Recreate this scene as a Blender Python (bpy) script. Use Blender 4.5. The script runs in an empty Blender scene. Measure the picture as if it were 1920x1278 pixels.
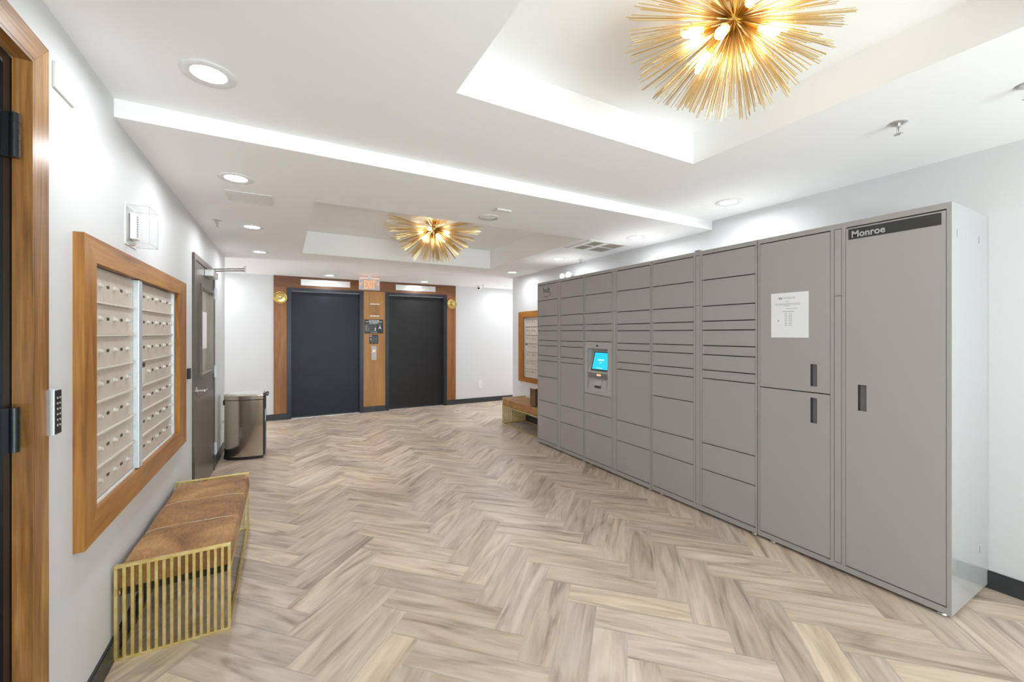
import bpy, bmesh, math, random
from mathutils import Vector, Matrix
random.seed(7)
PI = math.pi
scn = bpy.context.scene
COL = scn.collection

# ------------------------------------------------------------------ camera
F_PX, YAW, ROW0, EYE = 771.7, 0.5039, 625.0, 1.40
cam_d = bpy.data.cameras.new('camera'); cam = bpy.data.objects.new('camera', cam_d); COL.objects.link(cam)
cam.location = (0, 0, EYE); cam.rotation_euler = (PI/2, 0, -YAW)
cam_d.sensor_width = 36; cam_d.lens = F_PX/1920*36
cam_d.shift_y = -(639-ROW0)/1920
cam_d.clip_start = 0.02
scn.camera = cam
# ------------------------------------------------------------------ exposure
vs = scn.view_settings
vs.view_transform = 'Standard'; vs.look = 'None'; vs.gamma = 1; vs.use_curve_mapping = False
vs.exposure = 0.50
# ------------------------------------------------------------------ world: soft daylight outside the window behind
w = bpy.data.worlds.new('world'); scn.world = w; w.use_nodes = True
w.node_tree.nodes['Background'].inputs[0].default_value = (0.82, 0.9, 1, 1)
w.node_tree.nodes['Background'].inputs[1].default_value = 1.0

DOWN_W = 4.3      # each ceiling downlight
WIN_W = 50.0      # daylight through the window behind the camera
BULB = 14.0       # emission of a chandelier bulb

def area(name, loc, rot, w_, sx, sy=None, col=(1, 1, 1), spread=PI, shape='RECTANGLE'):
    l = bpy.data.lights.new(name, 'AREA'); l.energy = w_; l.shape = shape; l.size = sx
    if sy: l.size_y = sy
    l.color = col; l.spread = spread
    o = bpy.data.objects.new(name, l); o.location = loc; o.rotation_euler = rot; COL.objects.link(o)
    return o
UPFILL_W = 310.0    # unseen upward fill added outside the window to lift the ceiling
area('upward_fill', (1.4, -4.3, -0.15), (math.radians(112), 0, 0), UPFILL_W, 4.2, 1.6, (0.95, 0.98, 1.0))
area('upward_fill', (-5.2, 6.9, 0.0), (math.radians(112), 0, -PI/2), 85, 1.4, 1.4, (0.95, 0.98, 1.0))  # added unseen fills past both corridor ends, tilted up at the ceiling
area('upward_fill', (8.2, 6.9, 0.0), (math.radians(112), 0, PI/2), 85, 1.4, 1.4, (0.95, 0.98, 1.0))
area('corridor_fill', (-3.85, 6.9, 1.3), (PI/2, 0, -PI/2), 34, 1.2, 1.8, (0.95, 0.98, 1.0))  # added unseen fills at the corridor ends to light the elevator lobby
area('corridor_fill', (6.85, 6.9, 1.3), (PI/2, 0, PI/2), 40, 1.2, 1.8, (0.95, 0.98, 1.0))
area('window_daylight', (1.4, -2.85, 1.3), (PI/2, 0, 0), WIN_W, 3.6, 2.0, (0.93, 0.97, 1.0))

# ================================================================== materials
MATS = {}
def nt(name):
    m = bpy.data.materials.new(name); m.use_nodes = True
    t = m.node_tree; b = t.nodes['Principled BSDF']; MATS[name] = m
    return m, t, b
def N(t, kind, **kw):
    n = t.nodes.new(kind)
    for k, v in kw.items(): setattr(n, k, v)
    return n
def setin(n, **kw):
    for k, v in kw.items(): n.inputs[k.replace('_', ' ')].default_value = v
def coords(t, scale=(1, 1, 1), kind='Object'):
    tc = N(t, 'ShaderNodeTexCoord'); mp = N(t, 'ShaderNodeMapping')
    mp.inputs['Scale'].default_value = scale
    t.links.new(tc.outputs[kind], mp.inputs['Vector']); return mp.outputs[0]
def ramp(t, stops, src):
    r = N(t, 'ShaderNodeValToRGB'); e = r.color_ramp.elements
    while len(e) < len(stops): e.new(0.5)
    for el, (p, c) in zip(e, stops): el.position = p; el.color = (*c, 1)
    t.links.new(src, r.inputs[0]); return r.outputs[0]
def bump(t, b, src, strength=0.1, dist=0.01):
    bp = N(t, 'ShaderNodeBump'); bp.inputs['Strength'].default_value = strength; bp.inputs['Distance'].default_value = dist
    t.links.new(src, bp.inputs['Height']); t.links.new(bp.outputs[0], b.inputs['Normal'])
def plain(name, col, rough=0.5, metal=0.0, nscale=30, var=0.04, bmp=0.0, coat=0.0, spec=None):
    m, t, b = nt(name)
    v = coords(t); n = N(t, 'ShaderNodeTexNoise'); n.inputs['Scale'].default_value = nscale; n.inputs['Detail'].default_value = 4
    t.links.new(v, n.inputs['Vector'])
    c0 = tuple(max(0, c*(1-var)) for c in col); c1 = tuple(min(1, c*(1+var)) for c in col)
    t.links.new(ramp(t, [(0.3, c0), (0.7, c1)], n.outputs[0]), b.inputs['Base Color'])
    b.inputs['Roughness'].default_value = rough; b.inputs['Metallic'].default_value = metal
    if coat: b.inputs['Coat Weight'].default_value = coat
    if spec is not None: b.inputs['Specular IOR Level'].default_value = spec
    if bmp: bump(t, b, n.outputs[0], bmp, 0.002)
    return m
def emit(name, col, strength, base=(0.8, 0.8, 0.8)):
    m, t, b = nt(name)
    b.inputs['Base Color'].default_value = (*base, 1)
    b.inputs['Emission Color'].default_value = (*col, 1); b.inputs['Emission Strength'].default_value = strength
    return m
def wood(name, axis, dark, mid, light, rough=0.4, knots=True, fine=1.0):
    """stained timber, grain running along the given object axis"""
    m, t, b = nt(name)
    s = [9*fine, 9*fine, 9*fine]; s['xyz'.index(axis)] = 0.9
    v = coords(t, s)
    n1 = N(t, 'ShaderNodeTexNoise'); setin(n1, Scale=1.3, Detail=5, Roughness=0.55, Distortion=0.9); t.links.new(v, n1.inputs['Vector'])
    s2 = [70*fine, 70*fine, 70*fine]; s2['xyz'.index(axis)] = 2.5
    v2 = coords(t, s2)
    n2 = N(t, 'ShaderNodeTexNoise'); setin(n2, Scale=1.5, Detail=3, Roughness=0.6); t.links.new(v2, n2.inputs['Vector'])
    mx = N(t, 'ShaderNodeMix'); mx.data_type = 'FLOAT'; mx.inputs[0].default_value = 0.42
    t.links.new(n1.outputs[0], mx.inputs[2]); t.links.new(n2.outputs[0], mx.inputs[3])
    col = ramp(t, [(0.32, dark), (0.5, mid), (0.66, light)], mx.outputs[0])
    if knots:
        s3 = [5, 5, 5]; s3['xyz'.index(axis)] = 1.9
        v3 = coords(t, s3)
        vo = N(t, 'ShaderNodeTexVoronoi'); vo.inputs['Scale'].default_value = 0.9; t.links.new(v3, vo.inputs['Vector'])
        k = ramp(t, [(0.045, (1, 1, 1)), (0.13, (0, 0, 0))], vo.outputs['Distance'])
        mc = N(t, 'ShaderNodeMix'); mc.data_type = 'RGBA'
        t.links.new(k, mc.inputs[0]); t.links.new(col, mc.inputs[6]); mc.inputs[7].default_value = (dark[0]*0.45, dark[1]*0.4, dark[2]*0.4, 1)
        col = mc.outputs[2]
    t.links.new(col, b.inputs['Base Color']); b.inputs['Roughness'].default_value = rough
    bump(t, b, n2.outputs[0], 0.12, 0.002)
    return m

plain('wall_paint', (0.66, 0.66, 0.665), 0.55, nscale=220, var=0.01, bmp=0.03)
plain('ceiling_paint', (0.90, 0.90, 0.90), 0.75, nscale=200, var=0.01, bmp=0.02)
plain('base_paint', (0.035, 0.037, 0.042), 0.42, nscale=50, var=0.1)
plain('grout', (0.62, 0.56, 0.50), 0.8)
plain('locker_grey', (0.385, 0.366, 0.350), 0.34, nscale=500, var=0.02, bmp=0.02)
plain('locker_frame', (0.372, 0.354, 0.338), 0.38, nscale=500, var=0.02)
plain('locker_side', (0.40, 0.40, 0.402), 0.12, nscale=60, var=0.01)
plain('seam_shade', (0.02, 0.018, 0.016), 0.6)
plain('recess_grey', (0.20, 0.195, 0.19), 0.5)
plain('sign_charcoal', (0.035, 0.035, 0.036), 0.45)
plain('sign_black', (0.012, 0.012, 0.013), 0.35)
plain('letter_grey', (0.50, 0.49, 0.48), 0.5)
plain('letter_white', (0.85, 0.85, 0.85), 0.5)
plain('letter_dark', (0.05, 0.045, 0.045), 0.5)
plain('print_grey', (0.42, 0.42, 0.43), 0.7)
plain('paper', (0.86, 0.86, 0.87), 0.6, nscale=8, var=0.01)
plain('elevator_paint', (0.012, 0.014, 0.022), 0.42, 0.35, nscale=4, var=0.15)
plain('elevator_paint_warm', (0.019, 0.017, 0.018), 0.42, 0.35, nscale=4, var=0.15)
plain('elevator_frame', (0.030, 0.034, 0.042), 0.33, 0.4, var=0.1)
plain('entry_door_black', (0.014, 0.013, 0.014), 0.33, 0.2, nscale=6, var=0.15)
plain('black_steel', (0.03, 0.035, 0.038), 0.32, 0.7)
plain('bronze_door', (0.125, 0.105, 0.088), 0.30, 0.25, nscale=5, var=0.1)
plain('button_steel', (0.42, 0.41, 0.40), 0.45, 0.6)
plain('steel', (0.62, 0.60, 0.57), 0.28, 1.0, nscale=80)
plain('aluminium', (0.66, 0.72, 0.76), 0.38, 0.5, nscale=60)
plain('satin_plate', (0.75, 0.74, 0.72), 0.30, 0.9, nscale=40)
plain('mail_beige', (0.58, 0.50, 0.43), 0.42, nscale=60, var=0.03)
plain('mail_beige_light', (0.66, 0.60, 0.52), 0.42, nscale=60, var=0.02)
plain('lock_metal', (0.66, 0.62, 0.56), 0.35, 0.35)
plain('clear_edge', (0.50, 0.50, 0.52), 0.3)
plain('label_dark', (0.05, 0.045, 0.04), 0.4)
plain('label_pale', (0.42, 0.47, 0.50), 0.4)
plain('rod_gold', (0.80, 0.60, 0.30), 0.30, 0.95, nscale=10, var=0.08)
plain('hub_gold', (0.90, 0.52, 0.10), 0.3, 1.0, nscale=10, var=0.08)
plain('sconce_brass', (0.66, 0.50, 0.16), 0.22, 1.0, nscale=20, var=0.12)
plain('white_plastic', (0.80, 0.80, 0.80), 0.4)
plain('off_white_metal', (0.74, 0.73, 0.71), 0.4)
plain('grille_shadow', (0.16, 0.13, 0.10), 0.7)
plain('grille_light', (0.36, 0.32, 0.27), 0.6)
plain('black_rubber', (0.015, 0.014, 0.013), 0.5)
plain('leather_brown', (0.16, 0.085, 0.04), 0.5, nscale=20, var=0.2)
plain('cream_piping', (0.62, 0.50, 0.36), 0.6)
plain('kiosk_grey', (0.44, 0.425, 0.41), 0.45)
plain('dark_underlay', (0.02, 0.017, 0.014), 0.8)
plain('asphalt', (0.25, 0.25, 0.25), 0.9)
emit('lamp_lens', (1, 0.985, 0.96), 6.0)
emit('bulb_glow', (1, 0.86, 0.66), BULB)
emit('screen_cyan', (0.0, 0.50, 0.78), 0.95, (0.02, 0.1, 0.15))
emit('screen_white', (0.75, 0.95, 1.0), 1.0)
emit('exit_orange', (1.0, 0.26, 0.04), 1.1, (0.8, 0.2, 0.1))
emit('exit_glow', (1.0, 0.12, 0.05), 5.0)
emit('red_led', (1.0, 0.10, 0.02), 3.0)
plain('exit_face', (0.62, 0.62, 0.63), 0.4)
# stained pine casing and its lighter / darker relatives
wood('plywood', 'z', (0.31, 0.145, 0.042), (0.42, 0.205, 0.062), (0.50, 0.265, 0.095), 0.5, knots=False, fine=1.3)
wood('head_wood', 'x', (0.085, 0.030, 0.010), (0.17, 0.066, 0.020), (0.25, 0.10, 0.035), 0.42, knots=False)
for ax in 'xyz':
    wood('pine_'+ax, ax, (0.115, 0.046, 0.012), (0.30, 0.135, 0.036), (0.50, 0.275, 0.10), 0.32)
    wood('amber_'+ax, ax, (0.18, 0.066, 0.012), (0.37, 0.150, 0.026), (0.50, 0.230, 0.048), 0.34, knots=False)
    wood('walnut_'+ax, ax, (0.15, 0.056, 0.014), (0.265, 0.105, 0.028), (0.35, 0.150, 0.045), 0.42, knots=False)
# cow hide
m, t, b = nt('cowhide')
v = coords(t, (1, 1, 1)); n1 = N(t, 'ShaderNodeTexNoise'); setin(n1, Scale=4.2, Detail=4, Roughness=0.6, Distortion=0.6); t.links.new(v, n1.inputs['Vector'])
v2 = coords(t, (60, 16, 60)); n2 = N(t, 'ShaderNodeTexNoise'); setin(n2, Scale=1.6, Detail=6, Roughness=0.7, Distortion=0.8); t.links.new(v2, n2.inputs['Vector'])
mx = N(t, 'ShaderNodeMix'); mx.data_type = 'FLOAT'; mx.inputs[0].default_value = 0.42
t.links.new(n1.outputs[0], mx.inputs[2]); t.links.new(n2.outputs[0], mx.inputs[3])
t.links.new(ramp(t, [(0.33, (0.100, 0.038, 0.011)), (0.44, (0.27, 0.120, 0.034)), (0.55, (0.40, 0.195, 0.058)), (0.70, (0.58, 0.35, 0.15))], mx.outputs[0]), b.inputs['Base Color'])
b.inputs['Roughness'].default_value = 0.55; b.inputs['Sheen Weight'].default_value = 0.05; bump(t, b, n2.outputs[0], 0.5, 0.003)
# worn brass of the benches
m, t, b = nt('worn_brass')
v = coords(t); n1 = N(t, 'ShaderNodeTexNoise'); setin(n1, Scale=22, Detail=5, Roughness=0.65); t.links.new(v, n1.inputs['Vector'])
t.links.new(ramp(t, [(0.30, (0.60, 0.45, 0.15)), (0.5, (0.72, 0.56, 0.21)), (0.72, (0.78, 0.68, 0.42))], n1.outputs[0]), b.inputs['Base Color'])
b.inputs['Metallic'].default_value = 0.6
r = ramp(t, [(0.3, (0.32,)*3), (0.7, (0.42,)*3)], n1.outputs[0]); t.links.new(r, b.inputs['Roughness'])
# brushed stainless
m, t, b = nt('stainless')
v = coords(t, (1, 1, 220)); n1 = N(t, 'ShaderNodeTexNoise'); setin(n1, Scale=3, Detail=2); t.links.new(v, n1.inputs['Vector'])
t.links.new(ramp(t, [(0.3, (0.56, 0.49, 0.41)), (0.7, (0.66, 0.59, 0.51))], n1.outputs[0]), b.inputs['Base Color'])
b.inputs['Metallic'].default_value = 1; b.inputs['Roughness'].default_value = 0.17; b.inputs['Anisotropic'].default_value = 0.5
# clear plastic / glass that lets light through
def clear(name, tint, amount):
    m = bpy.data.materials.new(name); m.use_nodes = True; t = m.node_tree; t.nodes.clear(); MATS[name] = m
    o = N(t, 'ShaderNodeOutputMaterial'); tr = N(t, 'ShaderNodeBsdfTransparent'); gl = N(t, 'ShaderNodeBsdfGlossy'); gl.inputs['Roughness'].default_value = 0.06
    tr.inputs[0].default_value = (*tint, 1)
    lw = N(t, 'ShaderNodeLayerWeight'); lw.inputs[0].default_value = amount
    fr_ = N(t, 'ShaderNodeMath'); fr_.operation = 'MULTIPLY'; fr_.inputs[1].default_value = 0.4; t.links.new(lw.outputs['Facing'], fr_.inputs[0])
    mx = N(t, 'ShaderNodeMixShader'); t.links.new(fr_.outputs[0], mx.inputs[0])
    t.links.new(tr.outputs[0], mx.inputs[1]); t.links.new(gl.outputs[0], mx.inputs[2]); t.links.new(mx.outputs[0], o.inputs[0])
clear('clear_plastic', (0.965, 0.965, 0.97), 0.10)
clear('sleeve_plastic', (0.95, 0.95, 0.96), 0.75)
clear('window_glass', (0.92, 0.96, 0.95), 0.12)
# timber-look floor tile: per-plank tone, grain along the plank's own length (UV)
m, t, b = nt('floor_tile')
uv = N(t, 'ShaderNodeUVMap'); uv.uv_map = 'UVMap'
at = N(t, 'ShaderNodeAttribute'); at.attribute_name = 'plank'
sep = N(t, 'ShaderNodeSeparateColor'); t.links.new(at.outputs['Color'], sep.inputs[0])
off = N(t, 'ShaderNodeVectorMath'); off.operation = 'SCALE'; off.inputs['Scale'].default_value = 37.0; t.links.new(at.outputs['Color'], off.inputs[0])
def grain(sc, scale, det, rough, dist):
    mp = N(t, 'ShaderNodeMapping'); mp.inputs['Scale'].default_value = sc; t.links.new(uv.outputs[0], mp.inputs['Vector'])
    ad = N(t, 'ShaderNodeVectorMath'); ad.operation = 'ADD'; t.links.new(mp.outputs[0], ad.inputs[0]); t.links.new(off.outputs[0], ad.inputs[1])
    n = N(t, 'ShaderNodeTexNoise'); setin(n, Scale=scale, Detail=det, Roughness=rough, Distortion=dist); t.links.new(ad.outputs[0], n.inputs['Vector'])
    return n.outputs[0]
g1 = grain((1.7, 11, 1), 1.0, 4, 0.5, 1.5); g2 = grain((5, 70, 1), 1.0, 4, 0.6, 0.3)
mx = N(t, 'ShaderNodeMix'); mx.data_type = 'FLOAT'; mx.inputs[0].default_value = 0.24; t.links.new(g1, mx.inputs[2]); t.links.new(g2, mx.inputs[3])
ca = ramp(t, [(0.30, (0.27, 0.188, 0.132)), (0.42, (0.44, 0.333, 0.248)), (0.55, (0.56, 0.437, 0.330)), (0.72, (0.65, 0.530, 0.415))], mx.outputs[0])
cb = ramp(t, [(0.30, (0.235, 0.172, 0.136)), (0.42, (0.38, 0.295, 0.240)), (0.55, (0.49, 0.393, 0.325)), (0.72, (0.58, 0.485, 0.405))], mx.outputs[0])
mc = N(t, 'ShaderNodeMix'); mc.data_type = 'RGBA'; t.links.new(sep.outputs[0], mc.inputs[0]); t.links.new(ca, mc.inputs[6]); t.links.new(cb, mc.inputs[7])
br = N(t, 'ShaderNodeMapRange'); t.links.new(sep.outputs[1], br.inputs[0]); br.inputs[3].default_value = 1.02; br.inputs[4].default_value = 1.30
sc = N(t, 'ShaderNodeVectorMath'); sc.operation = 'SCALE'; t.links.new(mc.outputs[2], sc.inputs[0]); t.links.new(br.outputs[0], sc.inputs['Scale'])
t.links.new(sc.outputs[0], b.inputs['Base Color']); b.inputs['Roughness'].default_value = 0.36; bump(t, b, g2, 0.06, 0.001)

# ================================================================== mesh helpers
class MB:
    def __init__(s): s.bm = bmesh.new()
    def box(s, x0, x1, y0, y1, z0, z1, bev=0):
        x0, x1 = sorted((x0, x1)); y0, y1 = sorted((y0, y1)); z0, z1 = sorted((z0, z1))
        M = Matrix.Translation(((x0+x1)/2, (y0+y1)/2, (z0+z1)/2)) @ Matrix.Diagonal((x1-x0, y1-y0, z1-z0, 1))
        r = bmesh.ops.create_cube(s.bm, size=1, matrix=M)
        if bev:
            es = {e for v in r['verts'] for e in v.link_edges}
            bmesh.ops.bevel(s.bm, geom=list(es), offset=bev, segments=2, affect='EDGES', profile=0.6)
        return s
    def poly(s, pts):
        s.bm.faces.new([s.bm.verts.new(p) for p in pts]); return s
    def prism(s, pts, d):
        """closed outline pts (3D, planar) pushed by vector d"""
        d = Vector(d); a = [s.bm.verts.new(p) for p in pts]; b_ = [s.bm.verts.new(Vector(p)+d) for p in pts]
        n = len(pts); s.bm.faces.new(a); s.bm.faces.new(b_[::-1])
        for i in range(n): s.bm.faces.new((a[i], b_[i], b_[(i+1) % n], a[(i+1) % n]))
        return s
    def cyl(s, p0, p1, r0, r1=None, seg=12, cap=True):
        p0, p1 = Vector(p0), Vector(p1); r1 = r0 if r1 is None else r1
        d = p1-p0; q = d.to_track_quat('Z', 'Y').to_matrix().to_4x4()
        bmesh.ops.create_cone(s.bm, cap_ends=cap, segments=seg, radius1=r0, radius2=r1, depth=d.length, matrix=Matrix.Translation((p0+p1)/2) @ q)
        return s
    def lathe(s, prof, c, axis=(0, 0, 1), seg=24):
        """prof = [(radius, height)...] turned about axis through c"""
        q = Vector(axis).to_track_quat('Z', 'Y'); c = Vector(c); rings = []
        for r, h in prof:
            if r < 1e-6: rings.append([s.bm.verts.new(c+q @ Vector((0, 0, h)))])
            else: rings.append([s.bm.verts.new(c+q @ Vector((r*math.cos(a), r*math.sin(a), h))) for a in [2*PI*i/seg for i in range(seg)]])
        for A, B in zip(rings, rings[1:]):
            for i in range(seg):
                j = (i+1) % seg
                if len(A) == 1 and len(B) == 1: continue
                if len(A) == 1: s.bm.faces.new((A[0], B[i], B[j]))
                elif len(B) == 1: s.bm.faces.new((A[i], B[0], A[j]))
                else: s.bm.faces.new((A[i], B[i], B[j], A[j]))
        return s
    def ball(s, c, r, sub=2):
        bmesh.ops.create_icosphere(s.bm, subdivisions=sub, radius=r, matrix=Matrix.Translation(c)); return s
    def tube(s, pts, r, seg=8):
        for a, b_ in zip(pts, pts[1:]): s.cyl(a, b_, r, seg=seg)
        for p in pts[1:-1]: s.ball(p, r*1.02, 1)
        return s
    def ring(s, c, R, r, axis=(0, 0, 1), seg=32):
        prof = [(R+r*math.cos(a), r*math.sin(a)) for a in [2*PI*i/8 for i in range(9)]]
        return s.lathe(prof, c, axis, seg)
    def build(s, name, mat, parent=None, smooth=None, label=None):
        if parent is not None: bmesh.ops.translate(s.bm, verts=s.bm.verts, vec=-parent_origin(parent))
        bmesh.ops.recalc_face_normals(s.bm, faces=s.bm.faces)
        me = bpy.data.meshes.new(name); s.bm.to_mesh(me); s.bm.free()
        me.materials.append(MATS[mat])
        if smooth:
            for p in me.polygons: p.use_smooth = True
            try: me.set_sharp_from_angle(angle=math.radians(smooth))
            except Exception: pass
        o = bpy.data.objects.new(name, me); COL.objects.link(o)
        if parent is not None: o.parent = parent
        if label: o['label'] = label
        return o
def parent_origin(p):
    v = Vector(p.location)
    while p.parent: p = p.parent; v += Vector(p.location)
    return v
def thing(name, label, cat, loc, group=None):
    o = bpy.data.objects.new(name, None); COL.objects.link(o); o.location = loc; o.empty_display_size = 0.1
    o['label'] = label; o['category'] = cat
    if group: o['group'] = group
    return o
def tag(o, label, cat, group=None):
    o['label'] = label; o['category'] = cat
    if group: o['group'] = group
    return o
def struct(o, label=None, cat=None):
    o['kind'] = 'structure'
    if label: o['label'] = label
    if cat: o['category'] = cat
    return o
def sroot(name, loc, label, cat):
    o = bpy.data.objects.new(name, None); COL.objects.link(o); o.location = loc
    return struct(o, label, cat)
def grid(mb, ax, ranges, holes):
    """slab with rectangular holes: ax = thickness axis; ranges = ((x0,x1),(y0,y1),(z0,z1)); holes in the two other axes"""
    o = [i for i in range(3) if i != ax]
    cuts = []
    for k, i in enumerate(o):
        c = {ranges[i][0], ranges[i][1]}
        for h in holes: c |= {max(ranges[i][0], min(ranges[i][1], v)) for v in h[k]}
        cuts.append(sorted(c))
    for a0, a1 in zip(cuts[0], cuts[0][1:]):
        for b0, b1 in zip(cuts[1], cuts[1][1:]):
            ca_, cb_ = (a0+a1)/2, (b0+b1)/2
            if any(h[0][0] < ca_ < h[0][1] and h[1][0] < cb_ < h[1][1] for h in holes): continue
            r = [None]*3; r[ax] = ranges[ax]; r[o[0]] = (a0, a1); r[o[1]] = (b0, b1)
            mb.box(*r[0], *r[1], *r[2])
    return mb
def text(body, size, origin, right, up, mat, parent, name='lettering', align='LEFT', depth=0.0006, bold=0.0, sx=1.0, label=None):
    cu = bpy.data.curves.new('t', 'FONT'); cu.body = body; cu.size = size; cu.align_x = align; cu.align_y = 'BOTTOM_BASELINE'
    cu.extrude = depth; cu.offset = bold; cu.resolution_u = 3
    ob = bpy.data.objects.new('t', cu); COL.objects.link(ob)
    dg = bpy.context.evaluated_depsgraph_get(); me = bpy.data.meshes.new_from_object(ob.evaluated_get(dg))
    bpy.data.objects.remove(ob); bpy.data.curves.remove(cu)
    right, up = Vector(right), Vector(up); nrm = right.cross(up)
    M = Matrix((right*sx, up, nrm)).transposed().to_4x4(); M.translation = Vector(origin)-parent_origin(parent)
    me.transform(M); me.materials.clear(); me.materials.append(MATS[mat])
    o = bpy.data.objects.new(name, me); COL.objects.link(o); o.parent = parent
    if label: o['label'] = label
    return o

# ================================================================== room
XW0, XW1 = -0.65, 3.40            # left / right wall faces
YB, YF = -2.6, 7.67               # window wall behind, elevator wall
YC = 6.14                         # outer corners where the elevator lobby opens
YS = 2.397                        # ceiling step
Z1, Z2, ZT = 2.42, 2.34, 2.60
XE0, XE1 = -3.6, 6.6

# --- floor: herringbone planks as one mesh
W = 0.1524; GAP = 0.0018
bm = bmesh.new(); uvl = bm.loops.layers.uv.new('UVMap'); cl = bm.loops.layers.float_color.new('plank')
R2 = math.sqrt(2)
def to_xy(a, b): return ((a-b)/R2, (-a-b)/R2)      # a runs along (1,-1), b along (-1,-1)
A0, B0 = -0.6265, -2.609
def plank(a0, a1, b0, b1, along_a):
    c = to_xy((a0+a1)/2, (b0+b1)/2)
    if not (XE0-.5 < c[0] < XE1+.5 and YB-.4 < c[1] < YF+.5): return
    if c[1] < YC-.5 and not (XW0-1.9 < c[0] < XW1+.5): return
    g = GAP
    cs = [(a0+g, b0+g), (a1-g, b0+g), (a1-g, b1-g), (a0+g, b1-g)]
    vsx = [bm.verts.new((*to_xy(*p), 0.0)) for p in cs]
    f = bm.faces.new(vsx)
    rnd = (random.random(), random.random(), random.random(), 1)
    for lp, (pa, pb) in zip(f.loops, cs):
        lp[uvl].uv = (pa-a0, pb-b0) if along_a else (pb-b0, pa-a0); lp[cl] = rnd
n0 = 70
for i in range(-n0, n0):
    for j in range(-n0, n0):
        if (i-j) % 8 == 0: plank(A0+i*W, A0+(i+4)*W, B0+j*W, B0+(j+1)*W, True)
        if (i-j) % 8 == 7: plank(A0+i*W, A0+(i+1)*W, B0+j*W, B0+(j+4)*W, False)
bmesh.ops.recalc_face_normals(bm, faces=bm.faces)
for f in bm.faces:
    if f.normal.z < 0: f.normal_flip()
me = bpy.data.meshes.new('floor'); bm.to_mesh(me); bm.free()
me.materials.append(MATS['floor_tile']); me.materials.append(MATS['grout'])
fl = bpy.data.objects.new('floor', me); COL.objects.link(fl); struct(fl)
g_ = MB().box(XE0-.2, XE1+.2, YB-.3, YF+.2, -0.06, -0.0012).build('floor_bed', 'grout', fl); g_['label'] = 'pale grout lines between the planks'

# --- walls
DR1 = ((0.72, 1.70), (0, 2.187)); DR2 = ((4.13, 5.19), (0, 2.045)); MLO = ((2.095, 3.505), (0.735, 1.668))
struct(grid(MB(), 0, ((XW0-.14, XW0), (YB-.14, YC), (0, Z1+.2)), [DR1, DR2, MLO]).build('wall_left', 'wall_paint'))
MRO = ((5.05, 5.74), (0.70, 1.662))
struct(grid(MB(), 0, ((XW1, XW1+.14), (YB-.14, YC), (0, Z1+.2)), [MRO]).build('wall_right', 'wall_paint'))
E1 = (0.085, 1.155); E2 = (1.655, 2.705); EZ = 2.105
struct(grid(MB(), 1, ((XE0, XE1), (YF, YF+.16), (0, Z2+.2)), [(E1, (0, EZ)), (E2, (0, EZ))]).build('wall_far', 'wall_paint'))
WIN = ((-0.35, 3.1), (0.25, 2.25))
struct(grid(MB(), 1, ((XW0-.14, XW1+.14), (YB-.14, YB), (0, Z1+.2)), [WIN]).build('wall_back', 'wall_paint'))
struct(MB().box(XE0, XW0-.14, YC-.14, YC, 0, Z2+.2).build('wall_corridor_left', 'wall_paint'))
struct(MB().box(XW1+.14, XE1, YC-.14, YC, 0, Z2+.2).build('wall_corridor_right', 'wall_paint'))
struct(grid(MB(), 0, ((XE0-.14, XE0), (YC-.14, YF+.16), (0, Z2+.2)), [((6.3, 7.5), (.4, 2.2))]).build('wall_end_left', 'wall_paint'))
struct(grid(MB(), 0, ((XE1, XE1+.14), (YC-.14, YF+.16), (0, Z2+.2)), [((6.3, 7.5), (.4, 2.2))]).build('wall_end_right', 'wall_paint'))
# small room behind the glazed door
mb = MB().box(-2.1, -2.0, 3.6, 5.9, 0, 2.4).box(-2.0, XW0-.14, 3.5, 3.6, 0, 2.4).box(-2.0, XW0-.14, 5.9, 6.0, 0, 2.4)
struct(mb.build('wall_side_room', 'wall_paint'))
area('side_room_lamp', (-1.35, 4.6, 2.28), (0, 0, 0), 45, 0.4, 0.4, (1, 0.97, 0.92))

# --- ceiling: step, two trays
T1 = ((0.635, 2.15), (0.14, 1.642)); T2 = ((0.178, 2.607), (3.245, 5.385))
mb = MB(); grid(mb, 2, ((XW0-.14, XW1+.14), (YB-.14, YS), (Z1, ZT)), [T1])
mb.box(XW0-.14, XW1+.14, YB-.14, YS, ZT, ZT+.1)
grid(mb, 2, ((XW0-1.5, XW1+.14), (YS, YC-.14), (Z2, ZT)), [T2])
mb.box(XE0-.14, XE1+.14, YC-.14, YF+.16, Z2, ZT)
mb.box(XW0-1.5, XW1+.14, YS, YC-.14, ZT, ZT+.1)
struct(mb.build('ceiling', 'ceiling_paint'))

# --- baseboards
BH, BT = 0.09, 0.012
def baseboard(name, boxes):
    mb = MB()
    for bx in boxes: mb.box(*bx, 0, BH).box(bx[0]+(.004 if bx[0] >= XW1-BT-.001 and bx[1]-bx[0] < .1 else 0), bx[1]-(.004 if bx[1] <= XW0+BT+.001 and bx[1]-bx[0] < .1 else 0), bx[2], bx[3], BH, BH+.006)
    struct(mb.build(name, 'base_paint'))
baseboard('baseboard_left', [(XW0, XW0+BT, YB, 0.62), (XW0, XW0+BT, 1.785, 4.10), (XW0, XW0+BT, 5.22, YC)])
baseboard('baseboard_right', [(XW1-BT, XW1, YB, YC)])
baseboard('baseboard_corridor', [(XE0, XW0+BT, YC, YC+BT), (XW1-BT, XE1, YC, YC+BT)])
baseboard('baseboard_far', [(XE0, -0.1635, YF-BT, YF), (2.951, XE1, YF-BT, YF)])

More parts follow.
